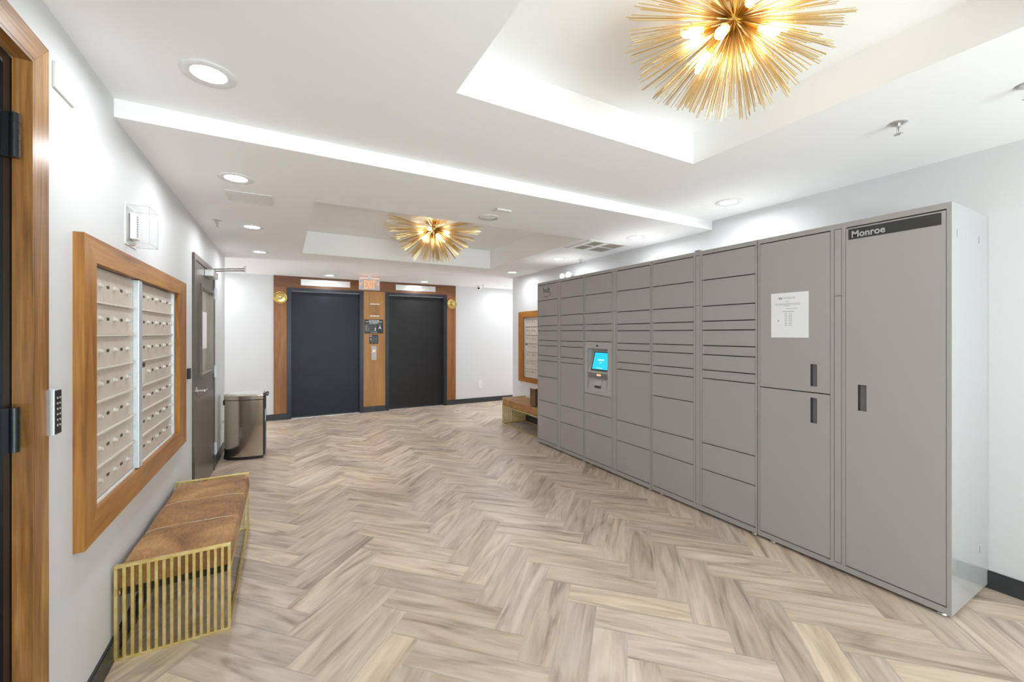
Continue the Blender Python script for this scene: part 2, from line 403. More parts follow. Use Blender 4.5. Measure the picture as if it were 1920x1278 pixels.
# --- window behind
wn = sroot('window_1', (1.375, YB-.07, 0.25), 'wide shopfront window behind the camera', 'window')
mb = MB()
for a, b_ in ((-0.35, -0.29), (0.79, 0.84), (1.91, 1.96), (3.04, 3.1)): mb.box(a, b_, YB-.11, YB-.04, .25, 2.25)
mb.box(-.35, 3.1, YB-.11, YB-.04, .25, .31).box(-.35, 3.1, YB-.11, YB-.04, 2.19, 2.25)
mb.build('window_frame', 'base_paint', wn)
for a, b_ in ((-.29, .79), (.84, 1.91), (1.96, 3.04)): MB().box(a, b_, YB-.078, YB-.072, .31, 2.19).build('pane', 'window_glass', wn)

# ================================================================== entry door, left foreground
XD = XW0
tr = sroot('trim_1', (XD, 1.2, 0), 'knotty stained pine casing around the black entry door', 'door casing')
XO = -0.631
MB().prism([(XO, 1.70, 0), (XO, 1.782, 0), (XO, 1.782, 2.262), (XO, 1.70, 2.187)], (-.019, 0, 0)).build('casing_upright', 'pine_z', tr)
MB().prism([(XO, 0.72, 0), (XO, 0.638, 0), (XO, 0.638, 2.262), (XO, 0.72, 2.187)], (-.019, 0, 0)).build('casing_upright', 'pine_z', tr)
MB().prism([(XO, 1.70, 2.1875), (XO, 1.782, 2.2625), (XO, 0.638, 2.2625), (XO, 0.72, 2.1875)], (-.019, 0, 0)).build('casing_head', 'pine_y', tr)
MB().box(XO, -.672, 1.690, 1.6995, 0, 2.186).build('jamb_lining', 'pine_z', tr)
MB().box(XO, -.672, .7205, .730, 0, 2.186).build('jamb_lining', 'pine_z', tr)
MB().box(XO, -.672, .731, 1.689, 2.176, 2.186).build('jamb_lining', 'pine_y', tr)
d1 = sroot('door_1', (XD, 1.2, 0), 'black steel entry door in knotty pine casing', 'door')
mb = MB().box(-.674, -.785, 1.655, 1.699, 0, 2.175).box(-.674, -.785, .721, .765, 0, 2.175).box(-.674, -.785, .766, 1.654, 2.14, 2.175)
mb.build('door_frame', 'entry_door_black', d1)
MB().box(-.684, -.728, .768, 1.651, .008, 2.136, .002).build('door_leaf', 'entry_door_black', d1)
for z in (1.884, 1.074, 0.16):
    hb = MB().cyl((-.652, 1.652, z), (-.652, 1.652, z+.122), .0105, seg=16)
    for k in range(1, 5): hb.cyl((-.652, 1.652, z+k*.0244-.0006), (-.652, 1.652, z+k*.0244+.0006), .0113, seg=16)
    hb.box(-.684, -.674, 1.604, 1.65, z, z+.122).box(-.675, -.659, 1.646, 1.658, z, z+.122)
    hb.build('hinge', 'black_steel', d1, 40)

# keypad beside the casing
kp = thing('keypad_reader', 'slim silver and black keypad reader on the wall beside the pine door casing', 'keypad', (XW0, 1.81, 1.085))
MB().box(XW0, -.622, 1.79, 1.832, 1.085, 1.227, .002).build('housing', 'aluminium', kp)
MB().box(-.622, -.6195, 1.793, 1.829, 1.089, 1.223).build('key_panel', 'sign_black', kp)
for r_ in range(6):
    for c_ in range(2):
        MB().cyl((-.6195, 1.803+c_*.016, 1.115+r_*.017), (-.6185, 1.803+c_*.016, 1.115+r_*.017), .0035, seg=8).build('key', 'letter_grey', kp)
pl = thing('blank_wall_plate', 'white blank cover plate high on the wall near the pine door casing', 'wall plate', (XW0, 1.93, 2.19))
MB().box(XW0, -.642, 1.856, 2.0, 2.188, 2.272, .0015).build('plate', 'off_white_metal', pl)
for y_ in (1.885, 1.972): MB().cyl((-.642, y_, 2.23), (-.641, y_, 2.23), .003, seg=8).build('screw', 'satin_plate', pl)

# ================================================================== mailboxes
def mail_frame(f, fx, wx, y0, y1, yi0, yi1, z0, z1, zi0, zi1):
    """mitred frame standing proud of the wall: face at fx, wall at wx"""
    d = (wx-fx, 0, 0); e = .0006
    MB().prism([(fx, y0, z0), (fx, y0, z1), (fx, yi0, zi1), (fx, yi0, zi0)], d).build('stile', 'amber_z', f)
    MB().prism([(fx, y1, z0), (fx, y1, z1), (fx, yi1, zi1), (fx, yi1, zi0)], d).build('stile', 'amber_z', f)
    MB().prism([(fx, y0, z1+e), (fx, y1, z1+e), (fx, yi1, zi1+e), (fx, yi0, zi1+e)], d).build('rail', 'amber_y', f)
    MB().prism([(fx, y0, z0-e), (fx, y1, z0-e), (fx, yi1, zi0-e), (fx, yi0, zi0-e)], d).build('rail', 'amber_y', f)
    return f
bankL = thing('wall_mailboxes', 'bank of beige mailboxes in an amber wooden frame on the left wall above the bench', 'mailboxes', (XW0, 2.86, .63))
mail_frame(bankL, -.62, XW0-.0, 2.0, 3.715, 2.11, 3.505, .63, 1.757, .738, 1.665)
bankR = thing('wall_mailboxes', 'bank of beige mailboxes in an amber wooden frame on the right wall by the lockers', 'mailboxes', (XW1, 5.4, .626))
mail_frame(bankR, 3.37, XW1, 5.893, 4.90, 5.738, 5.06, .626, 1.752, .702, 1.659)
ZR = [1.655, 1.522, 1.392, 1.261, 1.131, 1.003, .875, .748]
def mailbox_unit(u, x, sgn, cols, zr, filler=None, side=None, odd=None):
    """x = door face plane, sgn = +1 when it faces +X. cols: list of (y_left, y_right) as a viewer reads it"""
    ya = [c for p in cols for c in p] + (list(filler) if filler else []) + (list(side) if side else [])
    y0, y1 = min(ya), max(ya)
    MB().box(x-sgn*.006, x-sgn*.09, y0, y1, zr[-1]-.006, zr[0]+.006).build('cabinet', 'mail_beige', u)
    for z in zr[1:-1]: MB().box(x-sgn*.006, x+sgn*.009, y0, y1, z-.004, z+.004, .001).build('shelf_ledge', 'mail_beige_light', u)
    MB().box(x-sgn*.006, x+sgn*.006, y0, y1, zr[-1]-.014, zr[-1]-.002).build('sill', 'white_plastic', u)
    for r_, (zt, zb) in enumerate(zip(zr, zr[1:])):
        for c_, (ya_, yb_) in enumerate(cols):
            s = 1 if yb_ > ya_ else -1
            d = MB().box(x-sgn*.006, x, ya_+s*.0006, yb_-s*.0006, zb+.005, zt-.005).build('door', 'mail_beige', u)
            zc = (zt+zb)/2+.003; w_ = abs(yb_-ya_)
            if odd and (r_, c_) == odd:
                MB().box(x, x+sgn*.004, ya_+s*.006, ya_+s*.05, zt-.034, zt-.014).build('slot', 'label_dark', d)
                MB().box(x, x+sgn*.006, ya_+s*.006, ya_+s*.040, zb+.012, zt-.037, .001).build('latch_plate', 'mail_beige_light', d)
            else:
                MB().box(x, x+sgn*.0012, ya_+s*w_*.20, ya_+s*w_*.20+s*.028, zc-.006, zc+.006).build('number_label', 'label_dark', d)
            MB().cyl((x, yb_-s*w_*.27, zc), (x+sgn*.006, yb_-s*w_*.27, zc), .0105, seg=14).cyl((x+sgn*.006, yb_-s*w_*.27, zc), (x+sgn*.011, yb_-s*w_*.27, zc), .0078, seg=12).box(x+sgn*.011, x+sgn*.013, yb_-s*w_*.27-.0012, yb_-s*w_*.27+.0012, zc-.004, zc+.004).build('lock', 'lock_metal', d, 40)
    if filler:
        MB().box(x-sgn*.006, x-sgn*.001, filler[0], filler[1], zr[-1]+.003, zr[0]-.003).build('filler_panel', 'mail_beige', u)
        for zt, zb in zip(zr, zr[1:]):
            MB().box(x-sgn*.001, x+sgn*.0005, filler[0]+.016, filler[0]+.042, (zt+zb)/2-.006, (zt+zb)/2+.008).build('number_label', 'label_pale', u)
    if side: MB().box(x-sgn*.006, x+sgn*.012, side[0], side[1], zr[-1], zr[0], .001).build('edge_strip', 'aluminium', u)
    return u
XM = -.646
mailbox_unit(bankL, XM, 1, [(2.105, 2.266), (2.266, 2.427), (2.427, 2.588)], ZR, filler=(2.588, 2.642))
mailbox_unit(bankL, XM, 1, [(2.766, 2.924), (2.924, 3.083), (3.083, 3.243), (3.243, 3.402)], ZR, side=(3.403, 3.43), odd=(3, 0))
MB().box(XM-.006, XM-.03, 2.702, 2.765, .745, 1.658).build('filler_panel', 'mail_beige', bankL)
MB().box(XM-.02, -.626, 2.645, 2.700, .742, 1.66, .002).build('mullion', 'aluminium', bankL, label='pale blue-grey metal upright')
ZR2 = [1.648, 1.517, 1.385, 1.253, 1.121, .989, .857, .722]
mailbox_unit(bankR, 3.396, -1, [(5.70, 5.538), (5.538, 5.375), (5.375, 5.212), (5.212, 5.07)], ZR2, side=(5.701, 5.728), odd=(3, 0))

# ================================================================== clear cover over a wall control
cb_ = thing('clear_wall_cover', 'clear plastic guard box over a white wall control above the mailboxes', 'cover box', (XW0, 2.62, 1.81))
x0, x1, ya, yb, za, zb = XW0, -.563, 2.535, 2.69, 1.825, 2.0
MB().box(x0+.004, x1, ya, yb, za, zb, .002).build('clear_box', 'clear_plastic', cb_)
mb = MB()
for yy in (ya, yb):
    for zz in (za, zb): mb.cyl((x0, yy, zz), (x1, yy, zz), .0011, seg=6)
    mb.cyl((x1, yy, za), (x1, yy, zb), .0011, seg=6)
for zz in (za, zb): mb.cyl((x1, ya, zz), (x1, yb, zz), .0011, seg=6)
mb.build('rim', 'clear_edge', cb_)
MB().box(x0, x0+.004, ya-.008, yb+.008, za-.008, zb+.008).build('back_plate', 'off_white_metal', cb_)
mb = MB().box(x0+.006, x0+.03, 2.58, 2.65, 1.85, 1.975, .003); mb.build('control', 'white_plastic', cb_)
for k in range(9): MB().box(x0+.03, x0+.0315, 2.588, 2.606, 1.862+k*.0115, 1.867+k*.0115).build('vent_slot', 'recess_grey', cb_)
MB().cyl((x0+.01, 2.56, za-.006), (x0+.03, 2.56, za-.006), .006, seg=10).build('lock', 'steel', cb_)

# ================================================================== glazed door on the left wall
tr2 = sroot('trim_2', (XW0, 4.66, 0), 'bronze painted steel frame of the glazed door', 'door frame')
f = -.632
MB().box(f, -.785, 4.105, 4.160, 0, 2.05).build('frame_upright', 'bronze_door', tr2)
MB().box(f, -.785, 5.155, 5.205, 0, 2.05).build('frame_upright', 'bronze_door', tr2)
MB().box(f, -.785, 4.161, 5.154, 2.0, 2.05).build('frame_head', 'bronze_door', tr2)
d2 = sroot('door_2', (XW0, 4.66, 0), 'dark bronze steel door with a tall narrow glass light', 'door')
gy0, gy1, gz0, gz1 = 4.43, 5.06, 1.04, 1.80
mb = MB(); grid(mb, 0, ((-.682, -.640), (4.163, 5.152), (.008, 1.997)), [((gy0, gy1), (gz0, gz1))]); mb.build('door_leaf', 'bronze_door', d2)
mb = MB(); grid(mb, 0, ((-.640, -.628), (gy0-.035, gy1+.035), (gz0-.035, gz1+.035)), [((gy0, gy1), (gz0, gz1))]); mb.build('glazing_bead', 'bronze_door', d2)
MB().box(-.664, -.659, gy0, gy1, gz0, gz1).build('pane', 'window_glass', d2)
MB().box(-.6575, -.6565, 4.62, 4.86, 1.26, 1.60).build('taped_notice', 'paper', d2, label='white paper notice taped behind the glass')
MB().box(-.640, -.636, 4.19, 5.13, .05, .86).build('kick_plate', 'bronze_door', d2)
lv = MB().cyl((-.640, 4.225, .925), (-.632, 4.225, .925), .032, seg=20).cyl((-.632, 4.225, .925), (-.585, 4.225, .925), .011, seg=14).tube([(-.588, 4.225, .925), (-.583, 4.28, .925), (-.585, 4.36, .92)], .009, 10).build('lever_handle', 'steel', d2, 40)
for z in (1.745, .957, .168):
    MB().cyl((-.622, 5.156, z), (-.622, 5.156, z+.118), .010, seg=12).box(-.632, -.628, 5.13, 5.185, z, z+.118).build('hinge', 'aluminium', d2, 40)
dc = MB().box(-.640, -.575, 4.62, 4.93, 1.925, 1.985, .004).build('door_closer', 'satin_plate', d2)
MB().tube([(-.605, 4.90, 1.985), (-.605, 4.90, 2.025), (-.345, 4.80, 2.035), (-.345, 4.80, 2.015), (-.630, 5.02, 2.02)], .0065, 8).cyl((-.345, 4.80, 2.00), (-.345, 4.80, 2.06), .009, seg=10).box(-.632, -.612, 4.98, 5.06, 2.005, 2.035).build('arm', 'steel', dc)
tag(MB().box(XW0, -.63, 3.905, 3.95, 1.055, 1.135, .002).build('card_reader', 'sign_black'), 'small black card reader on the wall between mailboxes and glazed door', 'card reader')
op = thing('wall_outlet', 'white outlet plate with plug low on the wall behind the steel bin', 'outlet', (XW0, 5.9, .3))
MB().box(XW0, -.645, 5.86, 5.935, .28, .40, .001).build('plate', 'white_plastic', op)
MB().box(-.645, -.618, 5.88, 5.915, .345, .38, .003).build('plug', 'white_plastic', op)
MB().tube([(-.625, 5.897, .347), (-.63, 5.897, .2), (-.632, 5.89, .12)], .003, 6).build('cord', 'off_white_metal', op)

# ================================================================== benches
def bench(label, xw, s, ya, yb, group='brass and hide benches'):
    """xw = wall side x, s = direction away from wall, ya/yb end frames"""
    t_ = thing('bench', label, 'bench', (xw, (ya+yb)/2, 0), group)
    wd, h, nb, bw = .412, .405, 16, .0115
    X0, X1 = xw, xw+s*wd
    for y in (ya, yb):
        fr = MB().box(X0, X1, y-.012, y+.012, h-.010, h, .0015).box(X0, X1, y-.012, y+.012, 0, .012, .0015)
        fr.box(X0, X0+s*bw, y-.012, y+.012, .012, h-.010).box(X1, X1-s*bw, y-.012, y+.012, .012, h-.010)
        e = fr.build('end_frame', 'worn_brass', t_)
        for k in range(1, nb-1):
            x = X0+s*(bw/2+(wd-bw)*k/(nb-1)); MB().box(x-bw/2, x+bw/2, y-.010, y+.010, .012, h-.010, .001).build('slat', 'worn_brass', e)
    yl, yh = min(ya, yb)+.012, max(ya, yb)-.012
    for x in (X0+s*.008, X1-s*.008):
        MB().box(x-.007, x+.007, yl, yh, .275, .289).build('side_rail', 'worn_brass', t_)
        MB().box(x-.006, x+.006, yl, yh, 0, .010).build('floor_rail', 'worn_brass', t_)
    MB().box(X0+s*.016, X1-s*.016, yl+.002, yh-.002, .268, .298).build('seat_base', 'dark_underlay', t_)
    # cushion, three padded bays
    bm = bmesh.new(); ny, nx = 48, 14
    ca, cb2 = min(X0, X1)+.004, max(X0, X1)-.004
    if s > 0: cb2 += .012
    else: ca -= .012
    rows = []
    for i in range(ny+1):
        v = i/ny; y = yl+.004+(yh-yl-.008)*v; bay = abs(math.sin(PI*3*v))**0.35 if 0 < v < 1 else 0
        row = []
        prof = [(0, 0), (0, .35), (0.0, .7)] + [(j/nx, 1) for j in range(nx+1)] + [(1, .7), (1, .35), (1, 0)]
        for (u, q) in prof:
            edge = min(u, 1-u); topz = .381+.008*bay+.012*min(1, edge*6)**.5+.003*math.sin(u*9+v*14)
            z = .296+(topz-.296)*q; bul = (.012*math.sin(PI*min(1, q*.9+.1))) * (1 if u > .5 else -1) if (u in (0, 1)) else 0
            x = ca+.012+(cb2-ca-.024)*u+bul*(.6+.4*bay)
            row.append(bm.verts.new((x, y, z)))
        rows.append(row)
    for A, B in zip(rows, rows[1:]):
        for a, b2, c, d in zip(A, A[1:], B[1:], B): bm.faces.new((a, b2, c, d))
    for R in (rows[0], rows[-1]): bm.faces.new(R)
    m_ = MB(); m_.bm.free(); m_.bm = bm
    cu = m_.build('cushion', 'cowhide', t_, 50)
    for k in (1, 2):
        y = yl+.004+(yh-yl-.008)*k/3
        pts = [(ca+.012, y, .30), (ca+.010, y, .365)]+[(ca+.012+(cb2-ca-.024)*u, y, 0.3825+.012*min(1, min(u, 1-u)*6)**.5) for u in [j/10 for j in range(11)]]+[(cb2-.010, y, .365), (cb2-.012, y, .30)]
        MB().tube(pts, .0022, 6).build('piping', 'cream_piping', cu)
    return t_
bench('brown hide bench with slatted brass ends below the left wall mailboxes', -.638, 1, 2.362, 3.498)
bench('brown hide bench with slatted brass ends at far right, half hidden by lockers', 3.375, -1, 5.675, 4.535)
bx = thing('brown_box', 'brown upright box with pale top on the far right bench, beside lockers', 'box', (3.1, 4.84, .409))
MB().box(2.99, 3.22, 4.76, 4.905, .409, .640, .002).build('box_body', 'leather_brown', bx)
MB().box(2.985, 3.225, 4.755, 4.91, .640, .652, .002).build('lid', 'cream_piping', bx)

# ================================================================== steel bin
tb = thing('waste_bin', 'tall half-round stainless steel waste bin beside the glazed door', 'waste bin', (-.40, 5.62, 0))
def dshape(off, n=28):
    # flat back toward +X, bulging front toward the wall and camera
    cx, cy, a, b_ = -.218, 5.625, .385+off, .205+off; pts = []
    for i in range(n+1):
        th = PI/2+PI*i/n; c_, s_ = math.cos(th), math.sin(th)
        pts.append((cx+a*math.copysign(abs(c_)**.82, c_), cy+b_*math.copysign(abs(s_)**.82, s_)))
    return pts
def dprism(z0, z1, off): return MB().prism([(x, y, z0) for x, y in dshape(off)], (0, 0, z1-z0))
dprism(0, .030, .001).build('base_ring', 'black_rubber', tb, 35)
dprism(.030, .655, -.004).build('body', 'stainless', tb, 35)
dprism(.655, .664, 0).build('rim', 'black_rubber', tb, 35)
mb = MB(); rings = [(.664, .0), (.706, .0), (.716, -.012), (.718, -.022)]
prev = None
for z, off in rings:
    cur = [mb.bm.verts.new((x, y, z)) for x, y in dshape(off)]
    if prev: 
        n_ = len(cur)
        for i in range(n_): mb.bm.faces.new((prev[i], prev[(i+1) % n_], cur[(i+1) % n_], cur[i]))
    else: mb.bm.faces.new(cur)
    prev = cur
mb.bm.faces.new(prev)
lid = mb.build('lid', 'stainless', tb, 35)
MB().prism([(x, y, .718) for x, y in dshape(-.04)], (0, 0, .003)).build('lid_panel', 'satin_plate', lid)
MB().box(-.218, -.200, 5.44, 5.80, .03, .66, .004).build('back_panel', 'black_rubber', tb)
MB().box(-.2, -.1985, 5.46, 5.62, .40, .53).build('sticker', 'paper', tb)
MB().tube([(-.215, 5.50, .675), (-.19, 5.50, .70), (-.175, 5.50, .695)], .008, 8).tube([(-.215, 5.75, .675), (-.19, 5.75, .70), (-.175, 5.75, .695)], .008, 8).box(-.185, -.168, 5.49, 5.76, .688, .702).build('lid_hinge', 'black_rubber', tb)
MB().cyl((-.601, 5.58, .60), (-.601, 5.58, .655), .007, seg=8).build('side_clip', 'black_rubber', tb)

# ================================================================== elevator wall
ev = sroot('trim_3', (1.4, YF, 0), 'stained wood surround around the two elevators', 'wood panelling')
yp = YF-.020
MB().box(-.162, .024, yp, YF, BH+.01, 2.150).build('side_panel', 'walnut_z', ev)
MB().box(2.766, 2.950, yp, YF, BH+.01, 2.150).build('side_panel', 'walnut_z', ev)
MB().box(-.162, 2.950, yp, YF, 2.151, Z2-.001).build('head_panel', 'head_wood', ev)
MB().box(1.217, 1.594, yp, YF, BH+.01, 2.150).build('centre_panel', 'plywood', ev, label='lighter plywood centre panel')
for a, b_ in ((-.163, .024), (1.217, 1.594), (2.766, 2.950)):
    MB().box(a, b_, yp-.010, YF, 0, BH+.006).build('baseboard_piece', 'base_paint', ev, label='black painted base')
def elevator(n, frame_x, door_x, mat, lab):
    t_ = sroot('door_%d' % n, ((door_x[0]+door_x[1])/2, YF, 0), lab, 'elevator door')
    a, b_ = frame_x; c, d = door_x; y0 = yp-.008
    MB().box(a+.001, c, y0, YF, 0, 2.149).build('frame_upright', 'elevator_frame', t_)
    MB().box(d, b_-.001, y0, YF, 0, 2.149).build('frame_upright', 'elevator_frame', t_)
    MB().box(c, d, y0, YF, 2.105, 2.149).build('frame_head', 'elevator_frame', t_)
    MB().box(c, c+.004, YF, YF+.10, 0, 2.1).build('jamb', 'elevator_frame', t_)
    MB().box(d-.004, d, YF, YF+.10, 0, 2.1).build('jamb', 'elevator_frame', t_)
    MB().box(c+.005, d-.005, YF+.085, YF+.115, .008, 2.1).build('door_panel', mat, t_)
    MB().box(c+.005, d-.005, YF+.01, YF+.12, -.001, .006).build('sill', 'satin_plate', t_)
    return t_
e1 = elevator(3, (.024, 1.217), E1, 'elevator_paint', 'left elevator door, plain dark slate panel')
e2 = elevator(4, (1.594, 2.766), E2, 'elevator_paint_warm', 'right elevator door, plain near-black panel')
MB().cyl((.955, YF+.085, 2.02), (.955, YF+.082, 2.02), .009, seg=12).build('keyhole', 'sign_black', e1)
MB().box(2.694, 2.700, YF+.02, YF+.05, 1.38, 1.46).build('jamb_plate', 'sign_black', e2)
# indicator plates
def indicator(label, x0, x1):
    p = thing('floor_indicator', label, 'indicator panel', ((x0+x1)/2, yp, 2.2), 'elevator indicator plates')
    MB().box(x0, x1, yp-.012, yp, 2.197, 2.300, .002).build('plate', 'satin_plate', p)
    xc = (x0+x1)/2
    for k, r_ in ((-.12, .006), (-.08, .006), (-.045, .009), (0, .005), (.04, .005), (.08, .006), (.11, .008), (.14, .006)):
        MB().cyl((xc+k, yp-.012, 2.262), (xc+k, yp-.0135, 2.262), r_, seg=10).build('indicator_hole', 'recess_grey', p)
indicator('brushed steel indicator plate over the left elevator', .228, .993)
indicator('brushed steel indicator plate over the right elevator', 1.778, 2.532)
# brass sconces
def sconce(label, x):
    t_ = thing('brass_sconce', label, 'wall light', (x, yp, 1.98), 'elevator sconces')
    c = (x, yp, 1.98)
    MB().lathe([(0, 0), (.05, 0), (.05, .018), (.0, .018)], c, (0, -1, 0)).build('backplate', 'sconce_brass', t_, 40)
    MB().lathe([(.0, .030), (.035, .030), (.075, .024), (.094, .042), (.096, .046), (.092, .046), (.074, .030), (.036, .036), (0, .036)], c, (0, -1, 0), 40).cyl((x, yp-.018, 1.98), (x, yp-.032, 1.98), .016).build('dish', 'sconce_brass', t_, 50)
    MB().lathe([(0, .036), (.026, .036), (.03, .05), (.027, .062), (.018, .066), (.018, .052), (0, .05)], c, (0, -1, 0)).build('socket', 'sconce_brass', t_, 50)
    MB().lathe([(0, .05), (.011, .052), (.014, .064), (.009, .076), (0, .08)], c, (0, -1, 0), 16).build('bulb', 'white_plastic', t_, 60)
sconce('round brass sconce beside the left elevator', -.068)
sconce('round brass sconce beside the right elevator', 2.858)
# exit sign, hung from the ceiling in front of the pillar
ex = thing('exit_sign', 'white EXIT sign with orange letters and arrows hanging before the elevators', 'exit sign', (1.20, 6.93, Z2))
MB().box(1.035, 1.352, 6.915, 6.945, 2.100, 2.285, .003).build('sign_body', 'exit_face', ex)
MB().box(1.15, 1.24, 6.915, 6.945, 2.3345, 2.3395).box(1.17, 1.22, 6.921, 6.939, 2.285, 2.335).build('canopy', 'white_plastic', ex)
text('EXIT', .182, (1.1935, 6.914, 2.126), (1, 0, 0), (0, 0, 1), 'exit_orange', ex, align='CENTER', bold=.0015, sx=.47)
MB().prism([(1.046, 6.9145, 2.193), (1.070, 6.9145, 2.217), (1.070, 6.9145, 2.169)], (0, -.001, 0)).build('arrow', 'exit_orange', ex)
MB().prism([(1.341, 6.9145, 2.193), (1.317, 6.9145, 2.217), (1.317, 6.9145, 2.169)], (0, -.001, 0)).build('arrow', 'exit_orange', ex)
MB().box(1.045, 1.342, 6.948, 6.954, 2.288, 2.294).build('lamp_strip', 'exit_glow', ex, label='red glowing lamp strip along the back')
# signs on the plywood pillar
def s_(name, label, cat, x0, x1, z0, z1, mat='sign_black', th=.004):
    p = thing(name, label, cat, ((x0+x1)/2, yp, z0)); MB().box(x0, x1, yp-th, yp, z0, z1, .0008).build('panel', mat, p); return p
RX, UP = (1, 0, 0), (0, 0, 1)
p = s_('stair_sign', 'black evacuation sign with floor plan and letter A on the plywood pillar', 'sign', 1.232, 1.556, 1.400, 1.652)
yq = yp-.0045
text('IN CASE OF FIRE', .024, (1.394, yq, 1.623), RX, UP, 'letter_white', p, align='CENTER', bold=.0006)
text('DO NOT USE ELEVATORS', .024, (1.394, yq, 1.600), RX, UP, 'letter_white', p, align='CENTER', bold=.0006)
text('USE STAIRWAYS', .022, (1.394, yq, 1.578), RX, UP, 'letter_white', p, align='CENTER', bold=.0006)
text('STAIR', .020, (1.497, yq, 1.545), RX, UP, 'letter_white', p, align='CENTER')
text('A', .075, (1.497, yq, 1.482), RX, UP, 'letter_white', p, align='CENTER', bold=.001)
text('YOU ARE HERE', .016, (1.394, yq, 1.414), RX, UP, 'letter_white', p, align='CENTER')
mb = MB()
for bx_ in ((1.25, 1.43, 1.556, 1.561), (1.25, 1.43, 1.444, 1.448), (1.25, 1.254, 1.444, 1.561), (1.426, 1.43, 1.444, 1.561), (1.30, 1.42, 1.515, 1.519), (1.30, 1.304, 1.444, 1.519), (1.30, 1.40, 1.480, 1.484), (1.25, 1.30, 1.530, 1.534), (1.275, 1.279, 1.444, 1.53), (1.262, 1.266, 1.444, 1.53)):
    mb.box(bx_[0], bx_[1], yq-.0008, yq, bx_[2], bx_[3])
mb.box(1.405, 1.427, yq-.0008, yq, 1.448, 1.50).build('floor_plan', 'letter_grey', p)
p = s_('elevator_notice', 'small black elevator notice below the evacuation sign', 'sign', 1.315, 1.470, 1.218, 1.378)
mb = MB()
for k in range(4): mb.box(1.365, 1.455, yq-.0008, yq, 1.335-k*.028, 1.339-k*.028)
mb.box(1.358, 1.361, yq-.0008, yq, 1.225, 1.37).build('rule_lines', 'print_grey', p)
MB().prism([(1.325, yq, 1.345), (1.352, yq, 1.345), (1.3385, yq, 1.372)], (0, -.0008, 0)).prism([(1.331, yq, 1.315), (1.346, yq, 1.315), (1.3385, yq, 1.268)], (0, -.0008, 0)).build('symbol', 'letter_white', p)
p = s_('call_button_plate', 'narrow steel call button plate on the plywood pillar', 'button panel', 1.350, 1.436, .925, 1.180, 'button_steel', .006)
MB().ring((1.393, yp-.007, 1.09), .017, .003, (0, -1, 0), 20).build('button_ring', 'red_led', p)
MB().cyl((1.393, yp-.006, 1.09), (1.393, yp-.010, 1.09), .013, seg=16).build('button', 'letter_grey', p)
MB().cyl((1.393, yp-.006, .965), (1.393, yp-.008, .965), .005, seg=10).build('keyhole', 'recess_grey', p)
p = thing('clear_sleeve', 'crinkled clear plastic sleeve taped to the plywood pillar above the signs', 'plastic sleeve', (1.4, yp, 1.69))
bm = bmesh.new(); rows = []
for i in range(9):
    rows.append([bm.verts.new((1.303+.205*j/8, yp-.004-.005*random.random(), 1.692+.255*i/8)) for j in range(9)])
for A, B in zip(rows, rows[1:]):
    for a, b2, c, d in zip(A, A[1:], B[1:], B): bm.faces.new((a, b2, c, d))
m_ = MB(); m_.bm.free(); m_.bm = bm; m_.build('sleeve', 'sleeve_plastic', p)
MB().box(1.325, 1.487, yp-.0105, yp-.0095, 1.918, 1.934).build('tape', 'letter_white', p)
MB().box(1.325, 1.487, yp-.0105, yp-.0095, 1.704, 1.722).build('tape', 'letter_white', p)
# outlet and camera on the far wall
op = thing('wall_outlet', 'white outlet plate on the far wall right of the elevators', 'outlet', (3.48, YF, .3))
MB().box(3.438, 3.520, YF-.006, YF, .29, .435, .001).build('plate', 'white_plastic', op)
for z in (.33, .375): MB().box(3.462, 3.496, YF-.009, YF-.006, z, z+.028, .001).build('socket', 'off_white_metal', op)

# ================================================================== parcel lockers
XL, XB = 2.846, 3.398
ZL0, ZL1 = .020, 2.044
zz = dict(
 c1=[2.010, 1.815, 1.618, 1.497, 1.433, 1.313, 1.247, 1.124, 1.060, .860, .556, .358, .060],
 c2=[2.010, 1.813, 1.615, 1.497, 1.433, 1.313, 1.247, 1.122, 1.060, .558, .360, .060],
 c3=[2.010, 1.813, 1.615, 1.497, 1.430, 1.316, .760, .558, .361, .060],
 c4=[2.010, 1.811, 1.610, 1.491, 1.426, 1.306, 1.240, 1.122, 1.054, .556, .358, .060],
 c5=[2.010, 1.812, 1.612, 1.492, 1.426, 1.308, 1.240, 1.120, 1.052, .854, .554, .354, .060],
 c6=[2.010, 1.813, 1.611, 1.495, 1.426, 1.307, 1.237, 1.119, 1.053, .552, .347, .060],
 c7=[2.010, 1.036, .055], c8=[2.010, .055])
PULLS = {('c7', 0): (1.340, 1.302, 1.075, 1.211), ('c7', 1): (1.340, 1.302, .849, 1.004), ('c8', 0): (1.099, 1.058, .963, 1.110)}
